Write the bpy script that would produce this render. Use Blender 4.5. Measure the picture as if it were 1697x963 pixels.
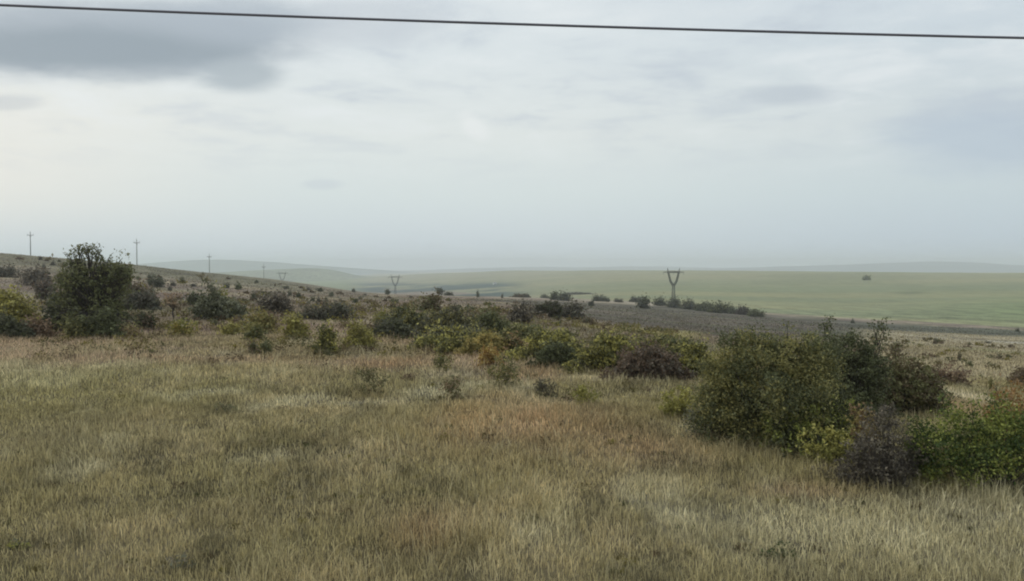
import bpy, math, random
import numpy as np

for o in list(bpy.data.objects):
    bpy.data.objects.remove(o)
sc = bpy.context.scene
R = math.radians
C = sc.collection

# ------------------------------------------------------------------ camera
# Coordinates (u, v) below are photograph pixels (1697 x 963) used to survey
# bearings and elevations; everything is placed at a real distance.
PW, PH = 1697.0, 963.0
CX, CY, F = PW / 2, PH / 2, 1412.0
CAMZ = 4.0
PITCH = math.atan((CY - 440.0) / F)
cam = bpy.data.cameras.new('camera')
cam.sensor_width = 36.0
cam.lens = F / PW * 36.0
cam.clip_start = 0.1
cam.clip_end = 60000.0
camo = bpy.data.objects.new('camera', cam)
C.objects.link(camo)
camo.location = (0, 0, CAMZ)
camo.rotation_euler = (R(90) - PITCH, 0, 0)
sc.camera = camo

# ------------------------------------------------------------------ render
sc.view_settings.view_transform = 'Standard'
sc.view_settings.look = 'None'
sc.view_settings.gamma = 1.0
sc.view_settings.use_curve_mapping = False
sc.view_settings.exposure = 0.0
cy = sc.cycles
cy.use_denoising = True
cy.max_bounces = 6
cy.diffuse_bounces = 3
cy.glossy_bounces = 1
cy.transmission_bounces = 3
cy.transparent_max_bounces = 4
cy.volume_bounces = 2
cy.use_adaptive_sampling = True
cy.adaptive_threshold = 0.02
cy.filter_width = 2.0

# ------------------------------------------------------------------ sky
SUN_EL, SUN_ROT = R(42), R(-55)


class NT:
    """small helper for node trees"""
    def __init__(s, tree):
        s.t = tree
        s.n = tree.nodes
        s.l = tree.links

    def node(s, typ, **kw):
        n = s.n.new(typ)
        for k, v in kw.items():
            setattr(n, k, v)
        return n

    def put(s, sock, v):
        if isinstance(v, bpy.types.NodeSocket):
            s.l.new(v, sock)
        elif isinstance(v, (tuple, list)) and len(v) == 3 and sock.type == 'RGBA':
            sock.default_value = (*v, 1)
        else:
            sock.default_value = v

    def math(s, op, a, b=0.0, c=0.0, clamp=False):
        n = s.node('ShaderNodeMath', operation=op, use_clamp=clamp)
        s.put(n.inputs[0], a); s.put(n.inputs[1], b); s.put(n.inputs[2], c)
        return n.outputs[0]

    def mix(s, f, a, b, blend='MIX'):
        n = s.node('ShaderNodeMix', data_type='RGBA', blend_type=blend)
        s.put(n.inputs[0], f); s.put(n.inputs[6], a); s.put(n.inputs[7], b)
        return n.outputs[2]

    def ss(s, x, a, b, lo=0.0, hi=1.0):
        n = s.node('ShaderNodeMapRange', interpolation_type='SMOOTHSTEP')
        s.put(n.inputs[0], x); s.put(n.inputs[1], a); s.put(n.inputs[2], b)
        s.put(n.inputs[3], lo); s.put(n.inputs[4], hi)
        return n.outputs[0]

    def noise(s, vec, scale, detail=4.0, rough=0.5, dist=0.0):
        n = s.node('ShaderNodeTexNoise')
        if vec is not None:
            s.l.new(vec, n.inputs['Vector'])
        n.inputs['Scale'].default_value = scale
        n.inputs['Detail'].default_value = detail
        n.inputs['Roughness'].default_value = rough
        n.inputs['Distortion'].default_value = dist
        return n.outputs[0]


def lin(r, g, b):
    def f(c):
        c /= 255.0
        return c / 12.92 if c <= 0.04045 else ((c + 0.055) / 1.055) ** 2.4
    return (f(r), f(g), f(b))


world = bpy.data.worlds.new('World')
sc.world = world
world.use_nodes = True
w = NT(world.node_tree)
w.n.clear()
out = w.node('ShaderNodeOutputWorld')
bg = w.node('ShaderNodeBackground')
bg.inputs['Strength'].default_value = 0.1
w.l.new(bg.outputs[0], out.inputs[0])
sky = w.node('ShaderNodeTexSky', sky_type='NISHITA')
sky.sun_disc = False
sky.sun_elevation = SUN_EL
sky.sun_rotation = SUN_ROT
sky.dust_density = 4.0
tc = w.node('ShaderNodeTexCoord')
sep = w.node('ShaderNodeSeparateXYZ')
w.l.new(tc.outputs['Generated'], sep.inputs[0])
X, Y, Z = sep.outputs
ay = w.math('MAXIMUM', w.math('ABSOLUTE', Y), 0.05)
tx = w.math('DIVIDE', X, ay)                       # bearing tangent
tz = w.math('DIVIDE', Z, ay)                       # elevation tangent
zc = w.math('MAXIMUM', Z, 0.0)
den = w.math('ADD', zc, 0.10)
comb = w.node('ShaderNodeCombineXYZ')
w.l.new(w.math('DIVIDE', X, den), comb.inputs[0])
w.l.new(w.math('DIVIDE', Y, den), comb.inputs[1])
P = comb.outputs[0]
# layer colour by elevation
ramp = w.node('ShaderNodeValToRGB')
w.l.new(zc, ramp.inputs[0])
cr = ramp.color_ramp
stops = [(0.0, lin(198, 209, 216)), (0.03, lin(202, 213, 218)), (0.08, lin(209, 219, 219)),
         (0.15, lin(217, 223, 221)), (0.24, lin(212, 220, 222)), (0.32, lin(214, 221, 224)), (0.9, lin(216, 222, 228))]
cr.elements[0].position = 0
cr.elements[0].color = (*stops[0][1], 1)
cr.elements[1].position = 0.9
cr.elements[1].color = (*stops[-1][1], 1)
for p, c in stops[1:-1]:
    e = cr.elements.new(p)
    e.color = (*c, 1)
col = ramp.outputs[0]
# side tint: blue-grey towards the right, warm towards the left
col = w.mix(w.ss(tx, -0.05, 0.62, 0, 0.65), col, w.mix(1.0, col, lin(229, 235, 243), 'MULTIPLY'))
col = w.mix(w.math('MULTIPLY', w.ss(tx, -0.2, -0.7), w.ss(w.math('ABSOLUTE', w.math('SUBTRACT', tz, 0.13)), 0.14, 0.02)),
            col, lin(226, 226, 219))
# broken high cloud texture
n1 = w.noise(P, 1.1, 6, 0.55, 0.6)
n2 = w.noise(P, 3.2, 7, 0.6, 0.3)
tex = w.math('ADD', w.math('MULTIPLY', n1, 0.6), w.math('MULTIPLY', n2, 0.4))
amt = w.ss(tz, 0.07, 0.22)
col = w.mix(w.math('MULTIPLY', w.ss(tex, 0.52, 0.36), w.math('MULTIPLY', amt, 0.62)), col, lin(182, 192, 202))
col = w.mix(w.math('MULTIPLY', w.ss(tex, 0.5, 0.66), w.math('MULTIPLY', amt, 0.6)), col, lin(226, 231, 232))


def uvt(u, v):
    return (u - CX) / F, (440.0 - v) / F


wn = w.noise(P, 1.8, 5, 0.55, 0.4)
wn2 = w.noise(P, 5.0, 8, 0.62, 0.6)


def blob(u, v, ru, rv, color, strength, soft=1.0, wob=1.3, shear=0.0):
    global col
    a, b = uvt(u, v)
    dx = w.math('DIVIDE', w.math('SUBTRACT', tx, a), ru / F)
    dz = w.math('DIVIDE', w.math('SUBTRACT', tz, b), rv / F)
    if shear:
        dz = w.math('ADD', dz, w.math('MULTIPLY', dx, shear))
    r = w.math('SQRT', w.math('ADD', w.math('MULTIPLY', dx, dx), w.math('MULTIPLY', dz, dz)))
    r = w.math('ADD', r, w.math('MULTIPLY', w.math('SUBTRACT', wn, 0.5), wob))
    r = w.math('ADD', r, w.math('MULTIPLY', w.math('SUBTRACT', wn2, 0.5), wob * 0.5))
    m = w.ss(r, 1.0 + 0.35 * soft, 1.0 - 0.6 * soft, 0, strength)
    m = w.math('MULTIPLY', m, w.math('GREATER_THAN', Y, 0.0))
    col = w.mix(m, col, color)


blob(160, 66, 390, 70, lin(160, 171, 180), 0.92, 0.8, 0.8)
blob(150, 84, 290, 44, lin(140, 153, 162), 0.9, 1.0, 0.8)
blob(400, 36, 150, 40, lin(166, 177, 186), 0.7, 1.0, 0.9)
blob(404, 128, 70, 28, lin(168, 179, 185), 0.9, 1.0, 0.7)
blob(620, 40, 120, 48, lin(192, 200, 206), 0.7, 1.0, 0.9)
blob(1310, 158, 80, 18, lin(178, 188, 197), 0.6, 1.0, 0.8)
blob(1640, 230, 190, 60, lin(172, 187, 202), 0.6, 1.0, 0.8)
blob(15, 172, 60, 14, lin(196, 201, 202), 0.7, 1.0, 0.8)
blob(535, 306, 34, 10, lin(196, 206, 211), 0.6, 1.0, 0.8)
blob(785, 212, 28, 22, lin(226, 230, 229), 0.8, 1.0, 0.9, 0.6)
SKYGAIN = 11.2
col = w.mix(1.0, col, (SKYGAIN, SKYGAIN, SKYGAIN), 'MULTIPLY')
fin = w.mix(0.06, col, sky.outputs[0])
w.l.new(fin, bg.inputs[0])

sun = bpy.data.lights.new('sun', 'SUN')
sun.energy = 0.7
sun.angle = R(18)
sun.color = (1.0, 0.95, 0.87)
suno = bpy.data.objects.new('sun', sun)
C.objects.link(suno)
suno.rotation_euler = (R(90) - SUN_EL, 0, -SUN_ROT + R(180))

# ------------------------------------------------------------------ helpers


def tag(o, label=None, cat=None, group=None, kind=None):
    if label: o['label'] = label
    if cat: o['category'] = cat
    if group: o['group'] = group
    if kind: o['kind'] = kind
    return o


def mesh_np(name, verts, faces_flat, loop_tot, material, parent=None, attrs=None, smooth=False):
    """verts (n,3); faces_flat indices; loop_tot per face counts; attrs: {name:(type, array)}"""
    me = bpy.data.meshes.new(name)
    verts = np.asarray(verts, dtype=np.float32)
    ff = np.asarray(faces_flat, dtype=np.int32).ravel()
    lt = np.asarray(loop_tot, dtype=np.int32)
    me.vertices.add(len(verts))
    me.vertices.foreach_set('co', verts.ravel())
    me.loops.add(len(ff))
    me.loops.foreach_set('vertex_index', ff)
    me.polygons.add(len(lt))
    ls = np.concatenate(([0], np.cumsum(lt)[:-1])).astype(np.int32)
    me.polygons.foreach_set('loop_start', ls)
    me.polygons.foreach_set('loop_total', lt)
    me.update(calc_edges=True)
    if smooth:
        me.polygons.foreach_set('use_smooth', np.ones(len(lt), dtype=bool))
    for k, (ty, arr) in (attrs or {}).items():
        a = me.attributes.new(k, ty, 'POINT')
        arr = np.asarray(arr, dtype=np.float32)
        a.data.foreach_set('color' if ty == 'FLOAT_COLOR' else 'value', arr.ravel())
    me.materials.append(material)
    o = bpy.data.objects.new(name, me)
    C.objects.link(o)
    if parent: o.parent = parent
    return o


def empty(name, loc=(0, 0, 0), rz=0.0):
    o = bpy.data.objects.new(name, None)
    C.objects.link(o)
    o.location = loc
    o.rotation_euler = (0, 0, rz)
    o.empty_display_size = 0.2
    return o


def vnoise(x, y, seed=0):
    """smooth value noise 0..1"""
    xi = np.floor(x).astype(np.int64); yi = np.floor(y).astype(np.int64)
    xf = x - xi; yf = y - yi
    xf = xf * xf * (3 - 2 * xf); yf = yf * yf * (3 - 2 * yf)

    def h(a, b):
        n = (a * 374761393 + b * 668265263 + seed * 1442695041) & 0x7fffffff
        n = ((n ^ (n >> 13)) * 1274126177) & 0x7fffffff
        n = n ^ (n >> 16)
        return (n & 0xffff) / 65535.0
    return ((h(xi, yi) * (1 - xf) + h(xi + 1, yi) * xf) * (1 - yf)
            + (h(xi, yi + 1) * (1 - xf) + h(xi + 1, yi + 1) * xf) * yf)


def fbm(x, y, seed=0, octv=4):
    s = 0; a = 0.5; t = 0
    for i in range(octv):
        s = s + a * vnoise(x * 2 ** i + 13.7 * i, y * 2 ** i - 7.1 * i, seed + i)
        t += a; a *= 0.55
    return s / t


def sstep(x, a, b):
    t = np.clip((x - a) / (b - a), 0, 1)
    return t * t * (3 - 2 * t)


# ------------------------------------------------------------------ terrain
FAR = [(5000, 458), (12500, 447.6)]
# surveyed ground profile: bearing column -> (distance, elevation line)
COLS = {
    -700: [(47, 560), (70, 528), (100, 500), (150, 468), (220, 436), (350, 396), (450, 410), (700, 440), (1500, 480)] + FAR,
    0: [(47, 560), (70, 529), (100, 504), (150, 480), (220, 453), (350, 417), (420, 424), (700, 455), (1500, 485)] + FAR,
    120: [(47, 560), (75, 526), (110, 502), (160, 481), (240, 454), (365, 428), (450, 436), (700, 460), (1500, 487)] + FAR,
    230: [(47, 560), (80, 522), (120, 500), (180, 479), (260, 459), (380, 437), (470, 445), (700, 465), (1500, 488)] + FAR,
    400: [(47, 560), (80, 523), (140, 497), (220, 480), (320, 466), (450, 455.5), (560, 461), (900, 480), (1500, 482), (3000, 469)] + FAR,
    500: [(47, 560), (80, 523), (140, 500), (240, 486), (380, 472), (480, 467.5), (600, 474), (900, 483), (1500, 478), (3000, 467)] + FAR,
    600: [(47, 560), (80, 524), (150, 504), (250, 494), (400, 487), (470, 485), (600, 489), (1150, 490), (1800, 482), (2600, 470), (4000, 459), (5000, 456.6), (12500, 447.6)],
    700: [(47, 560), (80, 524), (150, 505), (250, 496), (400, 490), (470, 488.5), (600, 493), (1100, 491), (1800, 478), (2600, 463), (3500, 451.5), (4500, 458), (12500, 447.6)],
    850: [(35, 600), (60, 548), (90, 526), (150, 509), (300, 498), (480, 491), (600, 495), (1000, 490), (1400, 478), (2000, 463), (3000, 446), (4200, 456), (12500, 447.6)],
    1000: [(35, 602), (55, 568), (75, 552), (100, 543), (130, 541), (200, 527), (350, 508), (520, 497), (650, 498), (900, 488), (1400, 468), (2500, 446), (4000, 456), (12500, 447.6)],
    1100: [(30, 628), (45, 586), (70, 563), (100, 553), (140, 547), (250, 526), (400, 511), (600, 501.5), (800, 491), (1200, 472), (2200, 446.5), (4000, 457), (12500, 447.6)],
    1250: [(22, 697), (32, 640), (50, 600), (80, 573), (130, 555), (250, 538), (400, 525), (500, 519), (700, 503), (1200, 471), (2000, 447.5), (4000, 457), (12500, 447.6)],
    1400: [(20, 722), (32, 642), (50, 604), (90, 576), (150, 558), (300, 542), (420, 533), (700, 507), (1100, 474), (1800, 449), (3500, 458), (12500, 447.6)],
    1697: [(19, 737), (26, 690), (40, 643), (70, 605), (120, 580), (200, 567), (300, 556), (380, 547), (600, 515), (1000, 477), (1600, 451), (3000, 460), (12500, 447.6)],
    2400: [(19, 737), (26, 690), (40, 645), (70, 608), (120, 584), (200, 569), (300, 558), (380, 550), (600, 515), (1000, 478), (1600, 453), (3000, 460), (12500, 447.6)],
}
LG = np.linspace(math.log(8), math.log(12500), 700)
UG = np.arange(-700, 2401, 10.0)
_keys = sorted(COLS)
_V = []
for k in _keys:
    near = [(d, 440 + CAMZ * F / d) for d in (8, 9.5, 11, 13, 15) if d < COLS[k][0][0] - 1]
    if COLS[k][0][0] > 30:
        near += [(d, 440 + CAMZ * F / d) for d in (18, 22, 27) if d < COLS[k][0][0] - 5]
    prof = near + COLS[k]
    dd = np.array([p[0] for p in prof]); vv = np.array([p[1] for p in prof])
    # interpolate heights (not lines) so near ground stays planar
    zz = CAMZ + (440 - vv) / F * dd
    _V.append(np.interp(LG, np.log(dd), zz))
_V = np.array(_V)
ZT = np.array([np.interp(UG, _keys, _V[:, j]) for j in range(len(LG))]).T   # (u, logd)


def gsm(a, sig, axis):
    n = int(sig * 3)
    k = np.exp(-0.5 * (np.arange(-n, n + 1) / sig) ** 2); k /= k.sum()
    pad = [(0, 0), (0, 0)]; pad[axis] = (n, n)
    b = np.pad(a, pad, mode='edge')
    return np.apply_along_axis(lambda r: np.convolve(r, k, mode='valid'), axis, b)


ZT = gsm(ZT, 5.0, 1)
ZT = gsm(ZT, 3.5, 0)


def gz(x, y):
    """ground height at world (x, y)"""
    x = np.asarray(x, dtype=float); y = np.asarray(y, dtype=float)
    d = np.clip(y, 8.0, 12499)
    u = np.clip(x / d * F + CX, UG[0], UG[-1] - 0.01)
    fu = (u - UG[0]) / 10.0
    fl = (np.log(d) - LG[0]) / (LG[1] - LG[0])
    i = np.clip(np.floor(fu).astype(int), 0, len(UG) - 2); j = np.clip(np.floor(fl).astype(int), 0, len(LG) - 2)
    a = fu - i; b = np.clip(fl - j, 0, 1)
    z = (ZT[i, j] * (1 - a) + ZT[i + 1, j] * a) * (1 - b) + (ZT[i, j + 1] * (1 - a) + ZT[i + 1, j + 1] * a) * b
    m = sstep(y, 6, 14)
    z = z + m * (0.16 * (fbm(x / 5, y / 5, 3, 3) - 0.5) + 0.35 * (fbm(x / 22, y / 22, 9, 2) - 0.5) * sstep(y, 20, 60))
    z = z + 2.2 * (fbm(x / 160, y / 160, 31, 3) - 0.5) * sstep(y, 500, 1200)
    return z


def ray(u, v):
    a = (u - CX) / F; b = (CY - v) / F
    ry = math.cos(PITCH) + b * math.sin(PITCH)
    rz = -math.sin(PITCH) + b * math.cos(PITCH)
    return a / ry, rz / ry


DS = np.exp(np.linspace(math.log(9), math.log(12000), 4000))


def at(u, v, d=None):
    """ground point seen on bearing/line (u, v); or the ground at distance d on bearing u"""
    a, s = ray(u, v)
    if d is None:
        g = gz(a * DS, DS)
        k = np.argmax(CAMZ + s * DS <= g)
        d = DS[k] if (CAMZ + s * DS <= g).any() else 400.0
    return a * d, d, float(gz(a * d, d))


def zline(u, v, d):
    return CAMZ + ray(u, v)[1] * d


# ground colours (what the soil and turf are, before any light) --------------
G = 0.80


def alb(r, g, b):
    return np.array(lin(r, g, b)) / G


def mixc(c, f, k):
    f = f[:, None]
    return c * (1 - f) + np.asarray(k)[None, :] * f


OLIVE, STRAW, RUST, PALE, DARK = alb(117, 109, 80), alb(137, 126, 98), alb(128, 107, 84), alb(152, 146, 123), alb(90, 84, 62)
MAUVE = alb(118, 107, 93)


def poly(u, top, bot, v, soft=1.5):
    t = np.interp(u, [p[0] for p in top], [p[1] for p in top])
    b = np.interp(u, [p[0] for p in bot], [p[1] for p in bot])
    return sstep(v, t - soft, t + soft) * (1 - sstep(v, b - soft, b + soft))


PATCH = []      # (u, v, ru, rv, colour, strength) surveyed turf patches, turned into ground positions
for (u, v, ru, rv, c, s) in [
        (900, 705, 150, 44, alb(136, 116, 90), .8), (780, 700, 60, 34, alb(140, 122, 92), .7), (1060, 740, 80, 26, RUST, .5), (700, 880, 60, 34, RUST, .7), (1330, 818, 90, 12, RUST, .6),
        (1480, 900, 300, 70, PALE, .6), (1290, 870, 130, 40, PALE, .5), (1620, 850, 140, 26, PALE, .5),
        (370, 676, 46, 9, DARK, .8), (400, 850, 120, 26, DARK, .45), (600, 840, 90, 22, DARK, .4), (830, 745, 60, 12, DARK, .5), (300, 930, 200, 24, DARK, .35),
        (90, 720, 160, 46, alb(116, 108, 84), .7), (350, 596, 300, 5, RUST, .45), (640, 604, 70, 10, RUST, .8), (560, 588, 120, 3, DARK, .5), (160, 640, 300, 40, alb(124, 118, 80), .4),
        (1180, 720, 60, 22, PALE, .4), (1040, 628, 110, 4, alb(168, 158, 132), .8), (1580, 655, 50, 14, alb(170, 160, 138), .9), (960, 610, 60, 10, alb(138, 130, 106), .6),
        (760, 620, 70, 12, alb(130, 120, 100), .6), (1500, 567, 60, 2, alb(160, 150, 122), .5), (1660, 566, 50, 3, alb(150, 145, 132), .8), (1640, 582, 50, 4, alb(120, 122, 92), .6)]:
    x, y, _ = at(u, v)
    x2, y2, _ = at(u, v + rv)
    x3, y3, _ = at(u, v - rv)
    PATCH.append((x, y, max(ru / F * y, .3), max(abs(y3 - y2) / 2, .3), c, s))


def ground_col(x, y, z):
    d = np.clip(y, 8, None)
    u = np.clip(x / d * F + CX, -700, 2400)
    v = 440 + (CAMZ - z) / d * F
    n = y.size
    c = np.tile(OLIVE, (n, 1))
    a = fbm(x / 4.0, y / 6.0, 11, 4); b = fbm(x / 2.2, y / 3.5, 21, 4); e = fbm(x / 7, y / 11, 41, 3); g2 = fbm(x / .7, y / 1.1, 51, 4)
    c = mixc(c, sstep(a, .5, .72) * .8, STRAW)
    c = mixc(c, sstep(b, .56, .75) * .6, PALE)
    c = mixc(c, sstep(e, .58, .78) * .7, RUST)
    c = mixc(c, sstep(g2, .5, .25) * .75, DARK)
    near_tan = sstep(d, 27, 38) * sstep(u, 1250, 1000)
    c = mixc(c, near_tan * (.35 + .6 * sstep(fbm(x / 6, y / 4, 55, 3), .4, .6)), alb(136, 121, 102))
    # mid plain
    mid = sstep(d + 14 * (a - .5), 44, 58)
    brown = mixc(np.tile(MAUVE, (n, 1)), sstep(fbm(x / 14, y / 30, 61, 4), .45, .7) * .8, alb(140, 130, 108))
    brown = mixc(brown, sstep(fbm(x / 20, y / 36, 71, 4), .5, .68) * .7, alb(104, 100, 78))
    brown = mixc(brown, sstep(fbm(x / 9, y / 14, 81, 3), .55, .75) * .45, alb(112, 92, 84))
    c = c * (1 - mid[:, None]) + brown * mid[:, None]
    # greener band on the left ridge
    up = sstep(u, 560, 470) * sstep(d, 215, 300)
    c = mixc(c, up * .9, alb(104, 101, 82))
    c = mixc(c, up * sstep(fbm(x / 60, y / 25, 91, 3), .5, .65) * .6, alb(120, 112, 92))
    c = mixc(c, sstep(u, 760, 700) * poly(u, [(416, 481.5), (462, 484)], [(416, 484), (462, 488)], v, .8) * sstep(u, 412, 420) * sstep(u, 470, 458), alb(80, 72, 60))
    # ochre verge along the pale crest in the middle
    c = mixc(c, sstep(u, 800, 860) * sstep(u, 1180, 1080) * sstep(d, 420, 500) * (1 - sstep(d, 560, 640)) * .9, alb(150, 140, 120))
    # fallow dark ground in the valley
    top = [(760, 494), (850, 497), (1000, 503), (1100, 508), (1280, 522), (1450, 536), (1697, 548), (2400, 550)]
    bot = [(760, 496), (850, 502), (900, 509), (960, 526), (1040, 541), (1100, 549), (1200, 558), (1400, 562), (1697, 559), (2400, 560)]
    pl = poly(u, top, bot, v, 1.0) * sstep(u, 740, 840) * sstep(d, 70, 95) * (1 - sstep(d, 560, 620))
    soil = mixc(np.tile(alb(90, 84, 73), (n, 1)), sstep(fbm(x / 30, y / 20, 101, 4), .5, .7) * .8, alb(102, 92, 80))
    soil = mixc(soil, sstep(fbm(x / 50, y / 16, 111, 4), .46, .6) * .85, alb(80, 80, 62))
    soil = mixc(soil, sstep(u, 1330, 1450) * .8, alb(80, 82, 68))
    c = c * (1 - pl[:, None]) + soil * pl[:, None]
    # yellow grass strip before the fallow ground
    st = sstep(u, 930, 1000) * sstep(u, 1190, 1120) * sstep(d, 78, 95) * (1 - sstep(d, 128, 150))
    c = mixc(c, st * .9, alb(150, 142, 104))
    # tan field on the right
    tf = sstep(u, 1380, 1480) * sstep(d, 40, 60) * (1 - sstep(d, 270, 300))
    tan = mixc(np.tile(alb(142, 132, 108), (n, 1)), sstep(fbm(x / 10, y / 30, 121, 4), .48, .7) * .8, alb(122, 112, 88))
    tan = mixc(tan, sstep(fbm(x / 16, y / 22, 131, 4), .55, .7) * .6, alb(158, 148, 124))
    c = c * (1 - tf[:, None] * .9) + tan * (tf[:, None] * .9)
    # big green hill
    hill = sstep(d, np.interp(u, [560, 700, 850, 1000, 1250, 1697], [2000, 1500, 800, 640, 500, 385]), np.interp(u, [560, 700, 850, 1000, 1250, 1697], [2300, 1700, 860, 670, 520, 398])) * sstep(u, 540, 600)
    hg = np.tile(alb(118, 123, 92), (n, 1))
    hg = mixc(hg, sstep(fbm(x / 700, y / 110, 141, 3), .42, .66) * .7, alb(138, 134, 98))
    hg = mixc(hg, sstep(v, 478, 456) * .65, alb(140, 136, 106))
    hg = mixc(hg, sstep(u, 1150, 750) * .5, alb(136, 132, 108))
    hg = mixc(hg, sstep(fbm(x / 260, y / 300, 151, 4), .52, .68) * .5, alb(114, 118, 88))
    hg = mixc(hg, np.exp(-((u - 1508) / 26) ** 2 - ((v - 485.5) / 2.2) ** 2) * .9, alb(92, 98, 68))
    hg = mixc(hg, np.exp(-((u - 1720) / 160) ** 2 - ((v - 515) / 22) ** 2) * .5, alb(100, 116, 72))
    c = c * (1 - hill[:, None]) + hg * hill[:, None]
    # wooded valley floor, far left of the hill
    vf = sstep(u, 470, 600) * sstep(u, 900, 820) * sstep(v, 466, 472) * sstep(d, 560, 700) * sstep(fbm(x / 110, y / 260, 161, 4) + .0006 * (860 - u), .46, .62)
    c = mixc(c, vf * .9, alb(62, 78, 72))
    far = sstep(d, 620, 900) * sstep(u, 620, 560)
    c = mixc(c, far * .8, alb(120, 128, 92))
    for (px, py, rx, ry, k, s) in PATCH:
        m = np.exp(-((x - px) / rx) ** 2 - ((y - py) / ry) ** 2) * s * (0.55 + 0.9 * (b - .1))
        c = mixc(c, np.clip(m, 0, 1), k)
    return c


# materials --------------------------------------------------------------


def new_mat(name):
    m = bpy.data.materials.new(name)
    m.use_nodes = True
    t = NT(m.node_tree)
    t.n.clear()
    o = t.node('ShaderNodeOutputMaterial')
    return m, t, o


def plain(name, colr, rough=0.8, nscale=3.0, var=0.25, metal=0.0):
    m, t, o = new_mat(name)
    b = t.node('ShaderNodeBsdfPrincipled')
    tcn = t.node('ShaderNodeTexCoord')
    n = t.noise(tcn.outputs['Object'], nscale, 5)
    c = t.mix(n, tuple(x * (1 - var) for x in colr), tuple(min(1, x * (1 + var)) for x in colr))
    t.put(b.inputs['Base Color'], c)
    b.inputs['Roughness'].default_value = rough
    b.inputs['Metallic'].default_value = metal
    t.l.new(b.outputs[0], o.inputs[0])
    return m


def mat_ground():
    m, t, o = new_mat('turf_and_soil')
    b = t.node('ShaderNodeBsdfPrincipled')
    geo = t.node('ShaderNodeNewGeometry')
    at_ = t.node('ShaderNodeAttribute', attribute_name='tint')
    pos = geo.outputs['Position']
    mp = t.node('ShaderNodeMapping')
    mp.inputs['Scale'].default_value = (1, .55, 1)
    t.l.new(pos, mp.inputs[0])
    n1 = t.noise(mp.outputs[0], .9, 8, .65)
    n2 = t.noise(mp.outputs[0], .07, 8, .62, .4)
    n3 = t.noise(mp.outputs[0], .008, 8, .6, .3)
    f = t.math('ADD', t.math('ADD', t.ss(n1, .3, .7, -.28, .28), t.ss(n2, .35, .65, -.3, .3)), t.ss(n3, .35, .65, -.1, .1))
    f = t.math('ADD', t.math('MULTIPLY', f, at_.outputs['Alpha']), 1.0)
    cc = t.node('ShaderNodeCombineColor')
    for i in range(3):
        t.l.new(f, cc.inputs[i])
    c = t.mix(1.0, at_.outputs['Color'], cc.outputs[0], 'MULTIPLY')
    t.put(b.inputs['Base Color'], c)
    b.inputs['Roughness'].default_value = 1.0
    b.inputs['Specular IOR Level'].default_value = 0.1
    bp = t.node('ShaderNodeBump')
    bp.inputs['Strength'].default_value = .5
    bp.inputs['Distance'].default_value = .15
    t.l.new(t.noise(pos, 2.5, 8, .7), bp.inputs['Height'])
    t.l.new(bp.outputs[0], b.inputs['Normal'])
    t.l.new(b.outputs[0], o.inputs[0])
    return m


def mat_grass():
    m, t, o = new_mat('dry_grass_blades')
    at_ = t.node('ShaderNodeAttribute', attribute_name='tint')
    d = t.node('ShaderNodeBsdfDiffuse')
    tr = t.node('ShaderNodeBsdfTranslucent')
    geo = t.node('ShaderNodeNewGeometry')
    n = t.noise(geo.outputs['Position'], 14, 3)
    c = t.mix(1.0, at_.outputs['Color'], t.mix(n, (.75, .75, .75), (1.25, 1.25, 1.2)), 'MULTIPLY')
    t.l.new(c, d.inputs[0]); t.l.new(c, tr.inputs[0])
    mx = t.node('ShaderNodeMixShader')
    mx.inputs[0].default_value = .3
    t.l.new(d.outputs[0], mx.inputs[1]); t.l.new(tr.outputs[0], mx.inputs[2])
    t.l.new(mx.outputs[0], o.inputs[0])
    return m


def mat_leaf():
    """leaf colour runs from the object's own colour to its accent, leaf by leaf and sprig by sprig"""
    m, t, o = new_mat('shrub_leaves')
    oi = t.node('ShaderNodeObjectInfo')
    ac = t.node('ShaderNodeAttribute', attribute_name='accent', attribute_type='OBJECT')
    tn = t.node('ShaderNodeAttribute', attribute_name='tone')
    lt = t.node('ShaderNodeAttribute', attribute_name='lightness')
    c = t.mix(t.ss(tn.outputs['Fac'], .35, .75), oi.outputs['Color'], ac.outputs['Color'])
    cc = t.node('ShaderNodeCombineColor')
    for i in range(3):
        t.l.new(lt.outputs['Fac'], cc.inputs[i])
    c = t.mix(1.0, c, cc.outputs[0], 'MULTIPLY')
    d = t.node('ShaderNodeBsdfPrincipled')
    d.inputs['Roughness'].default_value = .65
    d.inputs['Specular IOR Level'].default_value = .25
    tr = t.node('ShaderNodeBsdfTranslucent')
    t.l.new(c, d.inputs['Base Color']); t.l.new(c, tr.inputs[0])
    mx = t.node('ShaderNodeMixShader')
    mx.inputs[0].default_value = .22
    t.l.new(d.outputs[0], mx.inputs[1]); t.l.new(tr.outputs[0], mx.inputs[2])
    t.l.new(mx.outputs[0], o.inputs[0])
    return m


M_GROUND, M_GRASS, M_LEAF = mat_ground(), mat_grass(), mat_leaf()
M_BARK = plain('dark_bark', (.06, .05, .042), .9, 6, .35)
M_TWIG = plain('grey_twigs', (.085, .073, .06), .9, 6, .3)
M_STEEL = plain('weathered_steel', (.06, .068, .062), .7, 2, .2, .3)
M_CONC = plain('pole_concrete', (.22, .22, .21), .9, 1.5, .15)
M_WIRE = plain('black_cable_sheath', (.14, .135, .155), .6, 4, .1)
M_GLASS = plain('insulator_glaze', (.12, .16, .16), .3, 4, .1)
M_WHITE = plain('white_render', (.75, .74, .7), .8, 1, .06)
M_ROOF = plain('grey_roofing', (.3, .29, .28), .8, 1, .1)
M_DOOR = plain('dark_opening', (.05, .05, .05), .8, 1, .1)

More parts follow.
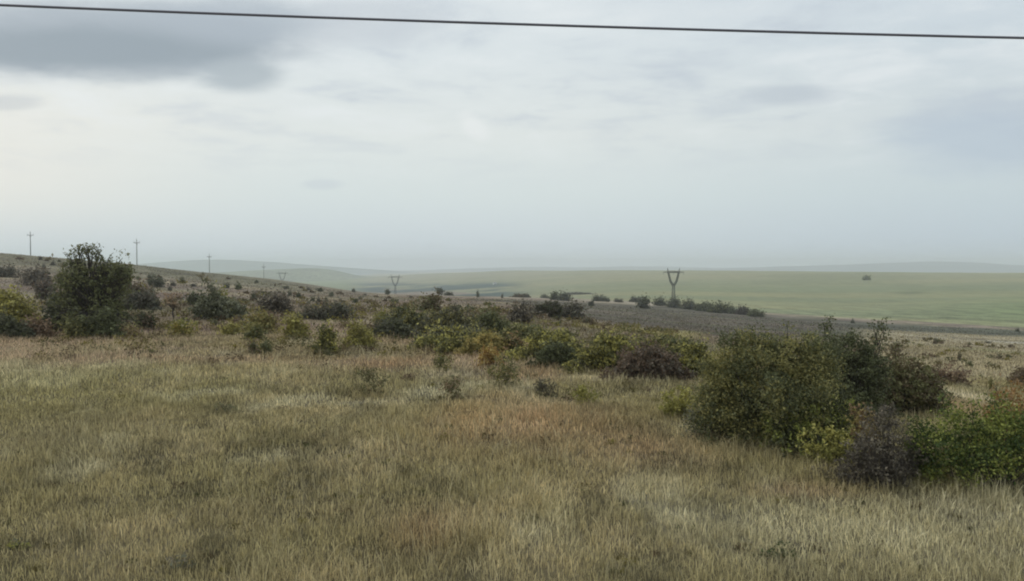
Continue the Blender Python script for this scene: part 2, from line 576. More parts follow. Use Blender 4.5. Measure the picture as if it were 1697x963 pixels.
# ground sheet -----------------------------------------------------------
rows = np.concatenate((np.linspace(-60, 7, 12), np.exp(np.linspace(math.log(8), math.log(12450), 860))))
ncol = 560
s = np.linspace(-1, 1, ncol)
s = np.sign(s) * (0.55 * np.abs(s) + 0.45 * np.abs(s) ** 3)
RX = (40 + 1.08 * np.abs(rows))[:, None] * s[None, :]
RY = np.repeat(rows[:, None], ncol, 1)
gx, gy = RX.ravel(), RY.ravel()
gzv = gz(gx, gy)
idx = np.arange(len(rows) * ncol).reshape(len(rows), ncol)
q = np.stack((idx[:-1, :-1], idx[:-1, 1:], idx[1:, 1:], idx[1:, :-1]), -1).reshape(-1, 4)
gc = ground_col(gx, gy, gzv)
gc = gc * (1 - .4 * sstep(gy, 45, 25))[:, None]      # near ground tint darkened, for contrast in the gaps between the tufts
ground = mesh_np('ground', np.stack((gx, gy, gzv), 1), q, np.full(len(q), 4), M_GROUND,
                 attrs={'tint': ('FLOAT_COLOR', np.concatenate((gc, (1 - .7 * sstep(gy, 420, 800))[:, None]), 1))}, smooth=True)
tag(ground, kind='structure')

# far hills --------------------------------------------------------------


def ridge(name, D, crest, thick, colr, seed):
    us = np.linspace(crest[0][0], crest[-1][0], 90)
    vs = np.interp(us, [p[0] for p in crest], [p[1] for p in crest])
    k = np.exp(-0.5 * (np.arange(-6, 7) / 3.0) ** 2); k /= k.sum()
    vs = np.convolve(np.pad(vs, 6, mode='edge'), k, mode='valid')
    ts = np.linspace(-1, 1, 24)
    vx = []
    for t in ts:
        y = D + t * thick
        prof = math.cos(t * math.pi / 2) ** 1.3 if abs(t) < 1 else 0
        for u, v in zip(us, vs):
            x = (u - CX) / F * D * (1 + .0 * t)
            base = float(gz(x, y)) - 3
            top = CAMZ + (440 - v) / F * D
            e = min(1, min(u - us[0], us[-1] - u) / 25 + .02)
            vx.append((x, y, base + max(0, top - base) * prof * e + (vnoise(np.array(x / 180), np.array(y / 180), seed) - .5) * 5 * prof))
    n = len(us)
    ii = np.arange(len(ts) * n).reshape(len(ts), n)
    qq = np.stack((ii[:-1, :-1], ii[:-1, 1:], ii[1:, 1:], ii[1:, :-1]), -1).reshape(-1, 4)
    vx = np.array(vx)
    cn = fbm(vx[:, 0] / 300, vx[:, 1] / 300, seed, 3)
    base = np.tile(np.asarray(colr), (len(vx), 1)) * (0.8 + .4 * cn[:, None])
    o = mesh_np(name, vx, qq, np.full(len(qq), 4), M_GROUND,
                attrs={'tint': ('FLOAT_COLOR', np.concatenate((base, np.ones((len(base), 1))), 1))}, smooth=True)
    tag(o, kind='structure')


ridge('far_hill', 3600, [(310, 458), (360, 452), (420, 448.5), (470, 445.5), (510, 443.5), (535, 445), (555, 450), (572, 455.5), (590, 459), (615, 463)], 600, alb(116, 120, 96), 5)
ridge('distant_hills', 7200, [(60, 448), (200, 440), (280, 434), (340, 430), (400, 431), (460, 435), (540, 441), (640, 448), (700, 453)], 900, alb(90, 100, 88), 6)
ridge('horizon_mountains', 8600, [(1060, 449), (1250, 443), (1400, 439), (1480, 435.5), (1560, 433), (1610, 434.5), (1650, 439), (1720, 441), (1850, 446), (1950, 452)], 1200, alb(80, 90, 92), 7)
ridge('horizon_hills', 9400, [(640, 450), (780, 445), (880, 442), (960, 443.5), (1060, 441), (1180, 444), (1300, 449)], 1100, alb(90, 100, 96), 8)

# lake in the gap between the hills
m_, t_, o_ = new_mat('lake_water')
b_ = t_.node('ShaderNodeBsdfPrincipled')
b_.inputs['Base Color'].default_value = (.25, .3, .32, 1)
b_.inputs['Roughness'].default_value = .25
b_.inputs['Specular IOR Level'].default_value = 1.0
bp_ = t_.node('ShaderNodeBump'); bp_.inputs['Strength'].default_value = .1
g_ = t_.node('ShaderNodeNewGeometry')
t_.l.new(t_.noise(g_.outputs['Position'], .05, 4), bp_.inputs['Height'])
t_.l.new(bp_.outputs[0], b_.inputs['Normal'])
t_.l.new(b_.outputs[0], o_.inputs[0])
lv = []
lx, ly = (588 - CX) / F * 5500, 5500
lz = float(gz(lx, ly)) + 3.0
for k in range(48):
    an = k / 48 * 2 * math.pi
    r = 1 + .18 * math.sin(3 * an + 1) + .08 * math.sin(7 * an)
    lv.append((lx + 90 * r * math.cos(an), ly + 450 * r * math.sin(an), lz))
lake = mesh_np('lake', lv, list(range(48)), [48], m_)
tag(lake, kind='structure')

# ------------------------------------------------------------------ haze
hb = [(-14500, -400), (14500, -400), (14500, 12600), (-14500, 12600)]
zb, zt = float(gzv.min()) - 2.0, 84.0
hv = [(x, y, zb) for x, y in hb] + [(x, y, zt) for x, y in hb]
hf = [(3, 2, 1, 0), (4, 5, 6, 7), (0, 1, 5, 4), (1, 2, 6, 5), (2, 3, 7, 6), (3, 0, 4, 7)]
hm = bpy.data.materials.new('valley_haze')
hm.use_nodes = True
ht = NT(hm.node_tree)
ht.n.clear()
ho = ht.node('ShaderNodeOutputMaterial')
pv = ht.node('ShaderNodeVolumePrincipled')
pv.inputs['Color'].default_value = (.92, .97, 1.0, 1)
pv.inputs['Density'].default_value = 0.00020
pv.inputs['Anisotropy'].default_value = 0.35
ht.l.new(pv.outputs[0], ho.inputs['Volume'])
haze = mesh_np('haze', hv, [i for f in hf for i in f], [4] * 6, hm)
tag(haze, 'pale haze lying over the valley and the far hills', 'haze', kind='stuff')

# ------------------------------------------------------------------ tubes


class Tubes:
    def __init__(s):
        s.v = []; s.f = []; s.n = 0

    def add(s, pts, radii, sides=4):
        pts = np.asarray(pts, dtype=float); k = len(pts)
        radii = np.broadcast_to(np.asarray(radii, dtype=float), (k,))
        tan = np.gradient(pts, axis=0)
        tan /= np.linalg.norm(tan, axis=1)[:, None] + 1e-9
        ref = np.array([0.31, 0.17, 0.94]) if abs(tan[:, 2]).mean() < .9 else np.array([.9, .3, .1])
        a = np.cross(tan, ref); a /= np.linalg.norm(a, axis=1)[:, None] + 1e-9
        b = np.cross(tan, a)
        an = np.arange(sides) / sides * 2 * math.pi
        ring = pts[:, None, :] + radii[:, None, None] * (np.cos(an)[None, :, None] * a[:, None, :] + np.sin(an)[None, :, None] * b[:, None, :])
        s.v.append(ring.reshape(-1, 3))
        i = np.arange(k * sides).reshape(k, sides) + s.n
        j = np.roll(i, -1, axis=1)
        s.f.append(np.stack((i[:-1], j[:-1], j[1:], i[1:]), -1).reshape(-1, 4))
        s.n += k * sides

    def bar(s, p, q, r, sides=4):
        s.add([p, q], [r, r], sides)

    def build(s, name, mat, parent=None):
        v = np.concatenate(s.v); f = np.concatenate(s.f)
        return mesh_np(name, v, f, np.full(len(f), 4), mat, parent)


# ------------------------------------------------------------------ shrubs and trees


def unit(rng, n):
    v = rng.normal(size=(n, 3))
    return v / (np.linalg.norm(v, axis=1)[:, None] + 1e-9)


def leaves_np(cent, tone, leaf, rng, aspect=.55):
    n = len(cent)
    a = unit(rng, n)
    b = unit(rng, n)
    b = b - a * (a * b).sum(1)[:, None]
    b /= np.linalg.norm(b, axis=1)[:, None] + 1e-9
    L = leaf * rng.uniform(.55, 1.35, n)[:, None]
    p = np.stack((cent - a * L, cent + b * L * aspect - a * L * .1, cent + a * L, cent - b * L * aspect - a * L * .1), 1)
    v = p.reshape(-1, 3)
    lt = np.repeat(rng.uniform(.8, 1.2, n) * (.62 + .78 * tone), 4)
    return v, np.arange(n * 4).reshape(-1, 4), np.repeat(tone, 4), lt


def auto_lobes(w, h, rng, k=None):
    """several overlapping lobes of uneven size filling a box w x h, base at 0"""
    w, h = w * .9, h * .92
    k = k or max(3, int(2 + w / h * 2.2))
    L = [(0, 0, h * .42, w * .34, w * .30, h * .42)]
    for i in range(k):
        f = (i + .5) / k * 2 - 1 + rng.uniform(-.18, .18)
        hh = h * (1 - .42 * abs(f) ** 1.6) * rng.uniform(.6, 1.06)
        rx = w / k * rng.uniform(.62, .95)
        cx = f * (w / 2 - rx * .75)
        rz = hh * rng.uniform(.30, .42)
        L.append((cx, rng.uniform(-.2, .2) * w * .5, hh * .94 - rz, rx, rx, rz))
        L.append((cx * 1.02, rng.uniform(-.25, .1) * w * .5, hh * .35, rx * .95, rx, hh * .34))
    for q in (-1, 1):
        L.append((q * w * rng.uniform(.4, .52), rng.uniform(-.2, .1) * w, h * .13, w * .16, w * .14, h * rng.uniform(.12, .22)))
    return L


def plant(name, cat, label, loc, lobes, colA, colB, leaf, seed, dens=1.0, spikes=(), twig=0.0, bark=None,
          trunk=None, group=None, crown_name='foliage', stem_name='stems', clump=None, hollow=.5):
    rng = np.random.default_rng(seed)
    root = empty(name, loc)
    tag(root, label, cat, group)
    T = Tubes()
    bark = bark or M_BARK
    cents, tones = [], []
    W = max(l[0] + l[3] for l in lobes) - min(l[0] - l[3] for l in lobes)
    H = max(l[2] + l[5] for l in lobes)
    sz = max(W, H)
    for (x, y, z, rx, ry, rz) in lobes:
        area = 3.2 * (rx * rz + ry * rz + rx * ry)
        cr = clump or max(.22 * min(rx, rz), leaf * 2.2)
        nc = int(max(4, area / (cr * cr) * .75 * dens))
        d = unit(rng, nc)
        rad = rng.uniform(hollow, 1.0, nc) ** .6 * (1 + .22 * rng.normal(size=nc).clip(-1, 1.6))
        cc = np.array([x, y, z]) + d * rad[:, None] * np.array([rx, ry, rz])
        cc = cc[cc[:, 2] > .02]
        per = int(max(5, (cr / leaf) ** 2 * 2.6 * dens))
        for c in cc:
            m = max(3, int(per * rng.uniform(.45, 1.35)))
            stretch = rng.uniform(.7, 1.5, 3) * np.array([1, 1, .8])
            pts = c + rng.normal(size=(m, 3)) * cr * .5 * stretch
            ct = rng.uniform(0, 1)
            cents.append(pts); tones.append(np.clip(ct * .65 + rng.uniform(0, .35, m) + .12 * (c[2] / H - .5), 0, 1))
        # limbs to some clumps
        for c in cc[rng.permutation(len(cc))[:max(2, int(len(cc) * .35))]]:
            b0 = np.array([c[0] * .25 + rng.normal() * .04 * W, c[1] * .25 + rng.normal() * .04 * W, -0.15])
            if trunk: b0 = np.array([rng.normal() * .02, rng.normal() * .02, trunk * .85])
            mid = b0 * .45 + c * .55 + np.array([0, 0, .12 * H]) + rng.normal(size=3) * .05 * sz
            t = np.linspace(0, 1, 6)[:, None]
            path = (1 - t) ** 2 * b0 + 2 * t * (1 - t) * mid + t * t * c
            path[1:-1] += rng.normal(size=(4, 3)) * .012 * sz
            r0 = (.008 if not trunk else .013) * H
            T.add(path, np.linspace(r0, r0 * .22, 6), 4)
        if twig > 0:
            for i in range(int(twig * nc)):
                c = cc[rng.integers(len(cc))]
                e = c + unit(rng, 1)[0] * cr * rng.uniform(.8, 2.0)
                e[2] = max(.03, e[2])
                mm = (c + e) / 2 + rng.normal(size=3) * cr * .2
                T.add([c, mm, e], np.array([1, .7, .35]) * leaf * .13, 3)
    for (sx, sy, sz0, sx1, sy1, sz1, amt) in spikes:     # upright sprays that stand above the crown
        p0 = np.array([sx, sy, sz0]); p1 = np.array([sx1, sy1, sz1])
        t = np.linspace(0, 1, 8)[:, None]
        path = p0 + (p1 - p0) * t
        path[1:] += rng.normal(size=(7, 3)) * .02 * np.linalg.norm(p1 - p0)
        T.add(path, np.linspace(.008 * H, .002 * H, 8), 4)
        for i in range(int(amt)):
            q = path[rng.integers(2, 8)]
            r = leaf * rng.uniform(1.6, 3.4)
            m = 14
            cents.append(q + rng.normal(size=(m, 3)) * r * .8 + unit(rng, 1)[0] * r)
            tones.append(np.clip(rng.uniform(0, .6) + rng.uniform(0, .3, m), 0, 1))
    if trunk:
        t = np.linspace(0, 1, 6)[:, None]
        T.add(np.concatenate((rng.normal(size=(6, 2)) * .015 * H, t * trunk - .2 * (1 - t)), 1), np.linspace(.035 * H, .022 * H, 6), 8)
    cents = np.concatenate(cents); tones = np.concatenate(tones)
    k = cents[:, 2] > .01
    v, f, tn, lt = leaves_np(cents[k], tones[k], leaf, rng)
    T.build(stem_name, bark, root)
    fo = mesh_np(crown_name, v, f, np.full(len(f), 4), M_LEAF, root, attrs={'tone': ('FLOAT', tn), 'lightness': ('FLOAT', lt)})
    fo.color = (*[q * LEAFGAIN for q in colA], 1)
    fo['accent'] = [q * LEAFGAIN for q in colB]
    return root, fo


LEAFGAIN = 1.95
DG, DG2 = (.056, .060, .030), (.080, .086, .040)
OG, OG2 = (.085, .085, .036), (.15, .135, .05)
YG, YG2 = (.15, .145, .042), (.215, .195, .058)
YL, YL2 = (.16, .128, .045), (.23, .18, .062)
BR, BR2 = (.115, .082, .055), (.16, .115, .07)
GB, GB2 = (.070, .061, .045), (.108, .093, .066)
GG, GG2 = (.072, .072, .048), (.11, .110, .072)
BGc, BG2 = (.042, .062, .018), (.130, .140, .034)
ORc, OR2 = (.20, .12, .04), (.32, .2, .06)
RB, RB2 = (.098, .074, .042), (.16, .105, .055)


FEETL = []


def shrub(label, u0, u1, vtop, vbase, ca, cb, d=None, name='shrub', cat='shrub', fat=1.0, lobes=None, spikes=(), leafk=1.0, seed=None, **kw):
    """a shrub surveyed by its outline; lobes in px: (du, dv up, ru, rv[, depth, rdepth])"""
    uc = (u0 + u1) / 2
    x, y, z = at(uc, vbase, d)
    k = y / F
    if d: z = float(gz(x, y))
    w = (u1 - u0) * k
    h = zline(uc, vtop, y) - z
    seed = seed or (int(u0 * 7 + vtop * 13) % 99991)
    rng = np.random.default_rng(seed)
    if y < 50 and w > .8: FEETL.append((x, y, w))
    kz = 1.0
    if lobes:
        kz = h / ((vbase - vtop) * k)
        L = []
        for l in lobes:
            du, dv, ru, rv = l[:4]
            dp = l[4] * k if len(l) > 4 else rng.uniform(-.3, .3) * ru * k
            rd = l[5] * k if len(l) > 5 else ru * k * .9
            L.append((du * k, dp, dv * k * kz, ru * k, rd, rv * k * kz))
    else:
        L = auto_lobes(w * fat, h * (1 + (fat - 1) * .4), rng)
    S = [(a * k, b * k, c * k * kz, a1 * k, b1 * k, c1 * k * kz, n) for (a, b, c, a1, b1, c1, n) in spikes]
    if not lobes and h > .5:
        for i in range(int(3 + 3.2 * w / h)):
            q = rng.uniform(-.42, .42) * w
            hh = h * (1 - .5 * abs(q / w * 2) ** 1.6)
            S.append((q * .8, 0, hh * .5, q * 1.08, rng.uniform(-.3, .1) * w, hh * rng.uniform(.82, 1.02), int(rng.integers(4, 9))))
    leaf = min(max(.029, .0018 * y), .11 * h) * leafk
    return plant(name, cat, label, (x, y, z - .02), L, ca, cb, leaf, seed, spikes=S, **kw)


# --- near right cluster (du, dv are measured from the base centre, px)
shrub('broad dense dark olive shrub, largest of all, left of the grey thorn bush', 1150, 1400, 540, 738, DG2, OG2, name='large_shrub', seed=11,
      lobes=[(0, 75, 95, 70), (-60, 70, 55, 62), (55, 85, 62, 72), (-30, 130, 55, 55), (30, 140, 52, 50), (-88, 95, 34, 46), (-70, 135, 36, 38),
             (75, 130, 40, 48), (-95, 45, 30, 34), (-20, 35, 80, 34), (50, 35, 60, 34), (5, 165, 30, 24), (-45, 168, 26, 18)],
      spikes=[(20, 0, 150, 30, 0, 202, 9), (-50, 0, 140, -60, 0, 188, 6), (60, 0, 150, 66, 0, 188, 7), (-85, 0, 100, -108, 0, 150, 8), (0, 0, 150, -8, 0, 194, 7), (-70, 0, 60, -122, 0, 96, 7), (-60, 0, 120, -84, 0, 178, 7)], dens=.85, hollow=.3, clump=.24, twig=.35, leafk=.9)
shrub('tall dark green shrub with bare crooked limbs and upright sprays against the green hill', 1310, 1475, 540, 726, DG, DG2, d=21.5, name='tall_shrub', seed=12,
      lobes=[(-15, 80, 62, 72), (30, 75, 52, 66), (-30, 130, 40, 42), (12, 140, 38, 36), (45, 112, 30, 36), (0, 40, 70, 36)],
      spikes=[(-30, 0, 140, -24, 0, 201, 18), (-26, 0, 120, -16, 0, 186, 9), (50, 0, 120, 62, 0, 192, 12), (60, 0, 150, 76, 0, 196, 4), (60, 0, 150, 52, 0, 195, 3), (-20, 0, 140, -60, 0, 172, 7), (10, 0, 140, 14, 0, 170, 6), (56, 0, 120, 72, 0, 176, 4), (30, 0, 120, 34, 0, 168, 5)],
      dens=.8, twig=.5, leafk=.85)
shrub('rounded brown leaved shrub behind the tall dark green one, beside the tan field', 1425, 1565, 580, 690, RB, OG, name='brown_shrub', seed=13,
      lobes=[(-25, 62, 52, 46), (22, 56, 42, 44), (-5, 40, 66, 38), (45, 30, 26, 28), (-48, 40, 28, 38)],
      spikes=[(-12, 0, 80, -14, 0, 122, 6), (-14, 0, 120, 2, 0, 118, 4)], dens=.9)
shrub('dark green low shrub spilling right from the foot of the rounded brown one', 1470, 1562, 612, 700, DG, OG, d=24.5, name='low_shrub', seed=14, dens=.9)
shrub('low leafy green shrub with pale sprigs in front of the largest dark olive one', 1255, 1420, 640, 752, DG, BG2, d=17.9, name='leafy_shrub', seed=15,
      lobes=[(-30, 42, 50, 38), (25, 48, 48, 42), (58, 60, 34, 34), (0, 25, 70, 24)], dens=.8, leafk=1.1)
shrub('bright yellow green shrub drooping beside the grey thorn bush', 1328, 1425, 695, 782, YG, YG2, d=16.8, name='yellow_shrub', seed=16,
      lobes=[(-12, 50, 34, 30), (20, 44, 30, 32), (-25, 28, 22, 20), (10, 22, 36, 20)], dens=.62, leafk=1.15)
shrub('small rust and yellow leaved sapling behind the grey thorn bush', 1395, 1450, 655, 770, RB2, YL, d=17.2, name='sapling', cat='sapling', seed=17, dens=.5, leafk=1.1)
shrub('grey half bare thorn bush with tangled twigs, in front of the green cluster', 1405, 1525, 668, 805, GB, GB2, name='thorn_bush', cat='thorn bush', seed=18,
      lobes=[(-5, 45, 50, 42), (0, 90, 36, 40), (-25, 60, 34, 36), (30, 55, 34, 40), (4, 112, 20, 22), (0, 25, 56, 22), (-52, 34, 26, 26), (-62, 18, 26, 14)], dens=.5, twig=3.2, bark=M_TWIG,
      spikes=[(10, 0, 20, 62, -10, 34, 2), (-20, 0, 15, -48, -14, 30, 1)], stem_name='twigs')
shrub('dark leafy undergrowth shrub between the grey thorn bush and the green hazel like bush', 1480, 1560, 715, 812, DG, OG, d=15.6, name='low_shrub', seed=19, dens=.8)
shrub('bright green dense leafy bush at the right edge of the photo', 1500, 1760, 650, 818, BGc, BG2, d=15.4, name='green_bush', cat='bush', seed=20,
      lobes=[(-84, 74, 44, 50), (-48, 98, 46, 40), (-5, 84, 48, 54), (34, 92, 40, 44), (78, 84, 44, 46), (-100, 40, 26, 32), (-30, 44, 70, 38), (40, 50, 70, 42), (100, 60, 40, 50),
             (-62, 128, 24, 18), (8, 126, 22, 20), (46, 116, 24, 18), (-104, 92, 22, 20)],
      spikes=[(-60, 0, 120, -70, 0, 160, 6), (-20, 0, 110, -22, 0, 152, 6), (20, 0, 120, 14, 0, 162, 8), (50, 0, 110, 38, 0, 158, 6), (-90, 0, 90, -124, 0, 122, 7), (70, 0, 110, 74, 0, 146, 5), (-95, 0, 60, -132, 0, 78, 6)],
      dens=.62, leafk=1.0, hollow=.3, clump=.2, twig=.3)
shrub('orange brown shrub rising behind the bright green bush', 1618, 1770, 604, 760, ORc, RB2, d=18.5, name='orange_shrub', seed=21, dens=.7)
shrub('small yellow green rounded shrub standing alone left of the largest dark one', 1093, 1158, 636, 694, YG, YG2, name='yellow_shrub', seed=22, dens=.7,
      lobes=[(-6, 34, 24, 20), (12, 28, 20, 18), (-14, 22, 18, 16), (0, 16, 18, 14)])
shrub('dead grey brushwood lying low before the grey thorn bush', 1320, 1410, 765, 800, GB2, GB, d=15.9, name='brushwood', cat='brushwood', seed=23, dens=.25, twig=2.5, bark=M_TWIG, stem_name='twigs')
shrub('thin grey green scrub at the left foot of the largest dark shrub', 1130, 1215, 668, 735, GG2, GB2, name='scrub_bush', seed=24, dens=.35, twig=1.0, bark=M_TWIG)
shrub('yellow tipped olive shrub joining the band of bushes to the largest dark one', 1105, 1200, 552, 645, OG, YG2, d=31, name='olive_shrub', seed=25, dens=.85)
shrub('low rusty scrub behind the rounded brown shrub in the tan field', 1525, 1605, 610, 640, BR, BR2, name='scrub_bush', seed=26, dens=.6)
shrub('small rust coloured shrub at the far end of the tan field, above the orange one', 1665, 1720, 612, 640, RB, BR, name='scrub_bush', seed=27, dens=.7)

# --- middle band of bushes
MB = 'bushes in the band across the middle of the slope'
for (lb, u0, u1, vt, vb, a, b, d, dn) in [
    ('olive yellow bush in the middle band, touching the dark brown one on its left', 958, 1062, 546, 618, OG, YG2, None, .85),
    ('dark brown bush with blackish base, in the middle band between two olive ones', 1018, 1125, 568, 628, BR, GB, None, .95),
    ('olive bush with a level top behind the dark brown one in the middle band', 1040, 1120, 552, 612, OG, OG2, 38, .9),
    ('dense dark olive bush ending the middle band beside the yellow tipped shrub', 1088, 1165, 556, 628, DG2, OG2, 33, .9),
    ('yellow leaved bush over a dark base, right of the gap in the middle band', 858, 968, 538, 600, OG, YG2, None, .9),
    ('low dark green bush under the yellow leaved one in the middle band', 890, 962, 566, 603, DG, DG2, 33.5, .95),
    ('bright yellow ochre bush at the centre of the middle band', 770, 838, 548, 590, OG2, YL2, None, .8),
    ('brown and ochre bush touching the bright yellow ochre one', 815, 872, 552, 594, OG, RB2, 38, .85),
    ('small orange flecked bush below the bright yellow ochre one', 798, 832, 578, 610, ORc, YL2, None, .6),
    ('low yellow green bush row end, left of the bright yellow ochre bush', 730, 790, 555, 586, OG, YG2, None, .7),
    ('low olive bush at the left foot of the middle band', 684, 742, 556, 582, OG, YG2, None, .7),
    ('broad grey green bush in the rear of the middle band', 696, 790, 508, 556, GG, OG2, None, .95),
    ('dark green bush left in the rear of the middle band, below the rounded brown tree', 640, 712, 504, 552, DG, OG2, None, .95),
    ('dark green bush with ragged top, rear of the middle band near the grey thicket', 778, 842, 514, 556, DG2, OG, None, .9),
    ('low dark grey green bush at the left end of the middle band', 618, 682, 530, 562, GG, DG, None, .9),
    ('yellow green bush peeping out left of the dark green one in the band rear', 622, 655, 520, 540, YG, OG2, 66, .7),
    ('dull green bush filling the centre of the middle band', 700, 800, 536, 572, GG, YG2, None, .85),
    ('dark olive bush behind the yellow leaved one in the middle band', 828, 905, 538, 574, DG2, OG2, 46, .9),
]:
    shrub(lb, u0, u1, vt, vb, a, b, d=d, dens=dn, fat=1.3, group=MB, name='bush', cat='bush')
shrub('grey bare thicket between the middle band and the two stemmed dome tree', 838, 884, 506, 536, GB, GB2, name='thicket_shrub', dens=.6, twig=1.5, bark=M_TWIG)
shrub('dome crowned dark tree on two stems standing in the hollow', 886, 932, 499, 528, DG, GB, name='dome_tree', cat='tree', crown_name='crown', stem_name='trunk', trunk=1.3,
      lobes=[(6, 20, 14, 8.5), (-1, 18, 9, 7), (14, 15, 8, 8), (-15, 15, 9, 8), (-17, 8, 6, 8), (16, 6, 4, 7), (6, 8, 4, 9)], dens=1.5, leafk=.55)
shrub('dense grey bush right of the dome crowned tree', 926, 968, 506, 529, GB, GG, name='grey_bush', dens=.9)
shrub('low dark brown bush on the slope edge below the grey one', 962, 982, 527, 538, BR, DG, name='low_shrub', dens=.9)
shrub('rounded brown tree rising behind the rear of the middle band', 697, 730, 489, 520, RB, OG, name='round_tree', cat='tree', crown_name='crown', stem_name='trunk', dens=.9, trunk=.6)

# --- left side
shrub('large ragged dark tree with thin open top, tallest plant on the left slope', 95, 218, 395, 556, DG2, OG, name='large_tree', cat='tree', crown_name='crown', stem_name='trunk', seed=31, trunk=1.2,
      lobes=[(0, 60, 42, 46), (-25, 75, 30, 38), (28, 70, 32, 44), (-4, 96, 34, 24), (36, 100, 26, 24), (-34, 104, 20, 16), (50, 84, 14, 20), (-5, 30, 48, 26), (30, 28, 34, 28), (46, 114, 15, 8), (14, 112, 18, 9),
             (-50, 92, 16, 14), (-54, 60, 16, 22), (58, 100, 12, 12), (-28, 140, 13, 9), (-6, 144, 15, 8), (10, 126, 9, 8), (-38, 124, 8, 6)],
      spikes=[(-15, 0, 100, -28, 0, 150, 6), (-10, 0, 100, -6, 0, 152, 6), (-20, 0, 100, -50, 0, 138, 5), (-2, 0, 105, 14, 0, 146, 5), (8, 0, 105, 34, 0, 138, 3), (35, 0, 105, 48, 0, 130, 4), (20, 0, 100, 24, 0, 128, 3), (44, 0, 90, 64, 0, 112, 4)],
      dens=.62, hollow=.3, leafk=.9, twig=.4)
shrub('blackish green dense bush touching the left flank of the large ragged tree', 72, 138, 468, 545, DG, GG, d=53, name='dark_bush', cat='bush', dens=1.0)
shrub('low dark bush at the right foot of the large ragged tree', 138, 212, 505, 556, DG, DG2, d=47, name='dark_bush', cat='bush', dens=.9)
shrub('small olive bush at the left foot of the large ragged tree', 108, 150, 528, 564, OG, OG2, name='small_bush', cat='bush', dens=.8)
shrub('grey brown thin bush right of the foot of the large ragged tree', 204, 232, 542, 562, BR2, OG2, name='small_bush', cat='bush', dens=.5, twig=.8, bark=M_TWIG)
shrub('yellow olive wide bush at the left edge of the photo', -40, 78, 472, 548, OG2, YG2, name='yellow_bush', cat='bush', seed=36, dens=.9)
shrub('dark blackish low bush in front of the yellow olive one at the left edge', -40, 52, 518, 562, DG, GG, name='dark_bush', cat='bush', dens=1.0)
shrub('brown low bush beside the dark one at the left edge', 40, 88, 530, 560, BR, BR2, name='brown_bush', cat='bush', dens=.8)
shrub('reddish brown bush with grey base behind the large ragged tree', 186, 262, 466, 512, RB, GB, name='brown_bush', cat='bush', dens=.95)
shrub('dark grey low bush in front of the reddish brown one behind the large tree', 200, 264, 484, 514, GG, GB, d=88, name='grey_bush', cat='bush', dens=1.0)
shrub('small round dark bush alone on bare turf, right of the large ragged tree', 223, 258, 518, 546, DG, BR, name='small_bush', cat='bush', dens=.95)
shrub('small reddish tree narrowing to a bare forked stem', 271, 304, 482, 531, RB, BR2, name='small_tree', cat='tree', crown_name='crown', stem_name='trunk', trunk=1.0,
      lobes=[(-2, 34, 14, 13), (6, 26, 9, 9), (-8, 38, 9, 9)], dens=.6)
shrub('wide dark green bush with a tall yellowish sprig on top', 318, 406, 480, 532, DG, GG2, name='dark_bush', cat='bush', dens=.95, seed=43,
      lobes=[(-15, 20, 26, 20), (18, 18, 24, 18), (0, 24, 22, 22), (-34, 14, 12, 14), (36, 14, 12, 13)], spikes=[(-10, 0, 36, -14, 0, 62, 12), (-12, 0, 36, -4, 0, 58, 6)])
shrub('yellow green top growing out behind the wide dark green bush', 345, 388, 482, 512, YG, OG2, d=78, name='yellow_bush', cat='bush', dens=.7)
shrub('grey purple twiggy bush right of the wide dark green one', 427, 487, 486, 521, GB, GB2, name='grey_bush', cat='bush', dens=.9, twig=.6, bark=M_TWIG)
shrub('long low dark grey bush on the open plain', 497, 584, 505, 531, GG, GB, name='grey_bush', cat='bush', dens=.9)
shrub('yellow brown bush in front of the grey purple one', 400, 456, 515, 552, OG2, YL, name='yellow_bush', cat='bush', dens=.75)
shrub('small green bush at the foot of the yellow brown one', 404, 438, 540, 566, DG2, OG2, name='small_bush', cat='bush', dens=.8)
shrub('dark reddish scrub tuft right of the yellow brown bush', 434, 458, 524, 546, BR, RB, name='scrub_bush', cat='bush', dens=.8)
shrub('upright yellow green bush left of the two olive ones below the long grey bush', 467, 518, 524, 564, OG2, YG2, name='yellow_bush', cat='bush', dens=.8)
shrub('olive bush tapering to its foot, middle one below the long grey bush', 518, 562, 532, 588, OG, YG2, name='olive_bush', cat='bush', dens=.75)
shrub('yellow green bush with dark stem, next to the middle band left end', 566, 628, 534, 580, OG2, YG2, name='yellow_bush', cat='bush', dens=.7)
shrub('tiny bright yellow bush on bare turf below the reddish tree', 287, 320, 530, 558, YG, YL2, name='yellow_bush', cat='bush', dens=.55)
shrub('pale olive tuft left of the yellow brown bush', 366, 404, 538, 556, OG2, YG2, name='small_bush', cat='bush', dens=.5)
shrub('low grey scrub on the hillside above the yellow olive bush', -10, 30, 444, 460, GG, GB, name='scrub_bush', cat='bush', dens=.8)
shrub('low grey scrub on the hillside left of the large ragged tree', 34, 86, 448, 474, GB, GB2, name='scrub_bush', cat='bush', dens=.6)
shrub('dusky scrub on the hillside between the yellow olive bush and the dark bush', 60, 100, 468, 496, GB, BR, name='scrub_bush', cat='bush', dens=.7)
shrub('dark green bush pair on the hillside above the reddish brown bush', 246, 272, 461, 476, DG, GG, name='small_bush', cat='bush', dens=.9)
shrub('slim dark sprig bush between the reddish tree and the wide dark green bush', 312, 334, 486, 508, DG, GG, name='small_bush', cat='bush', dens=.7)

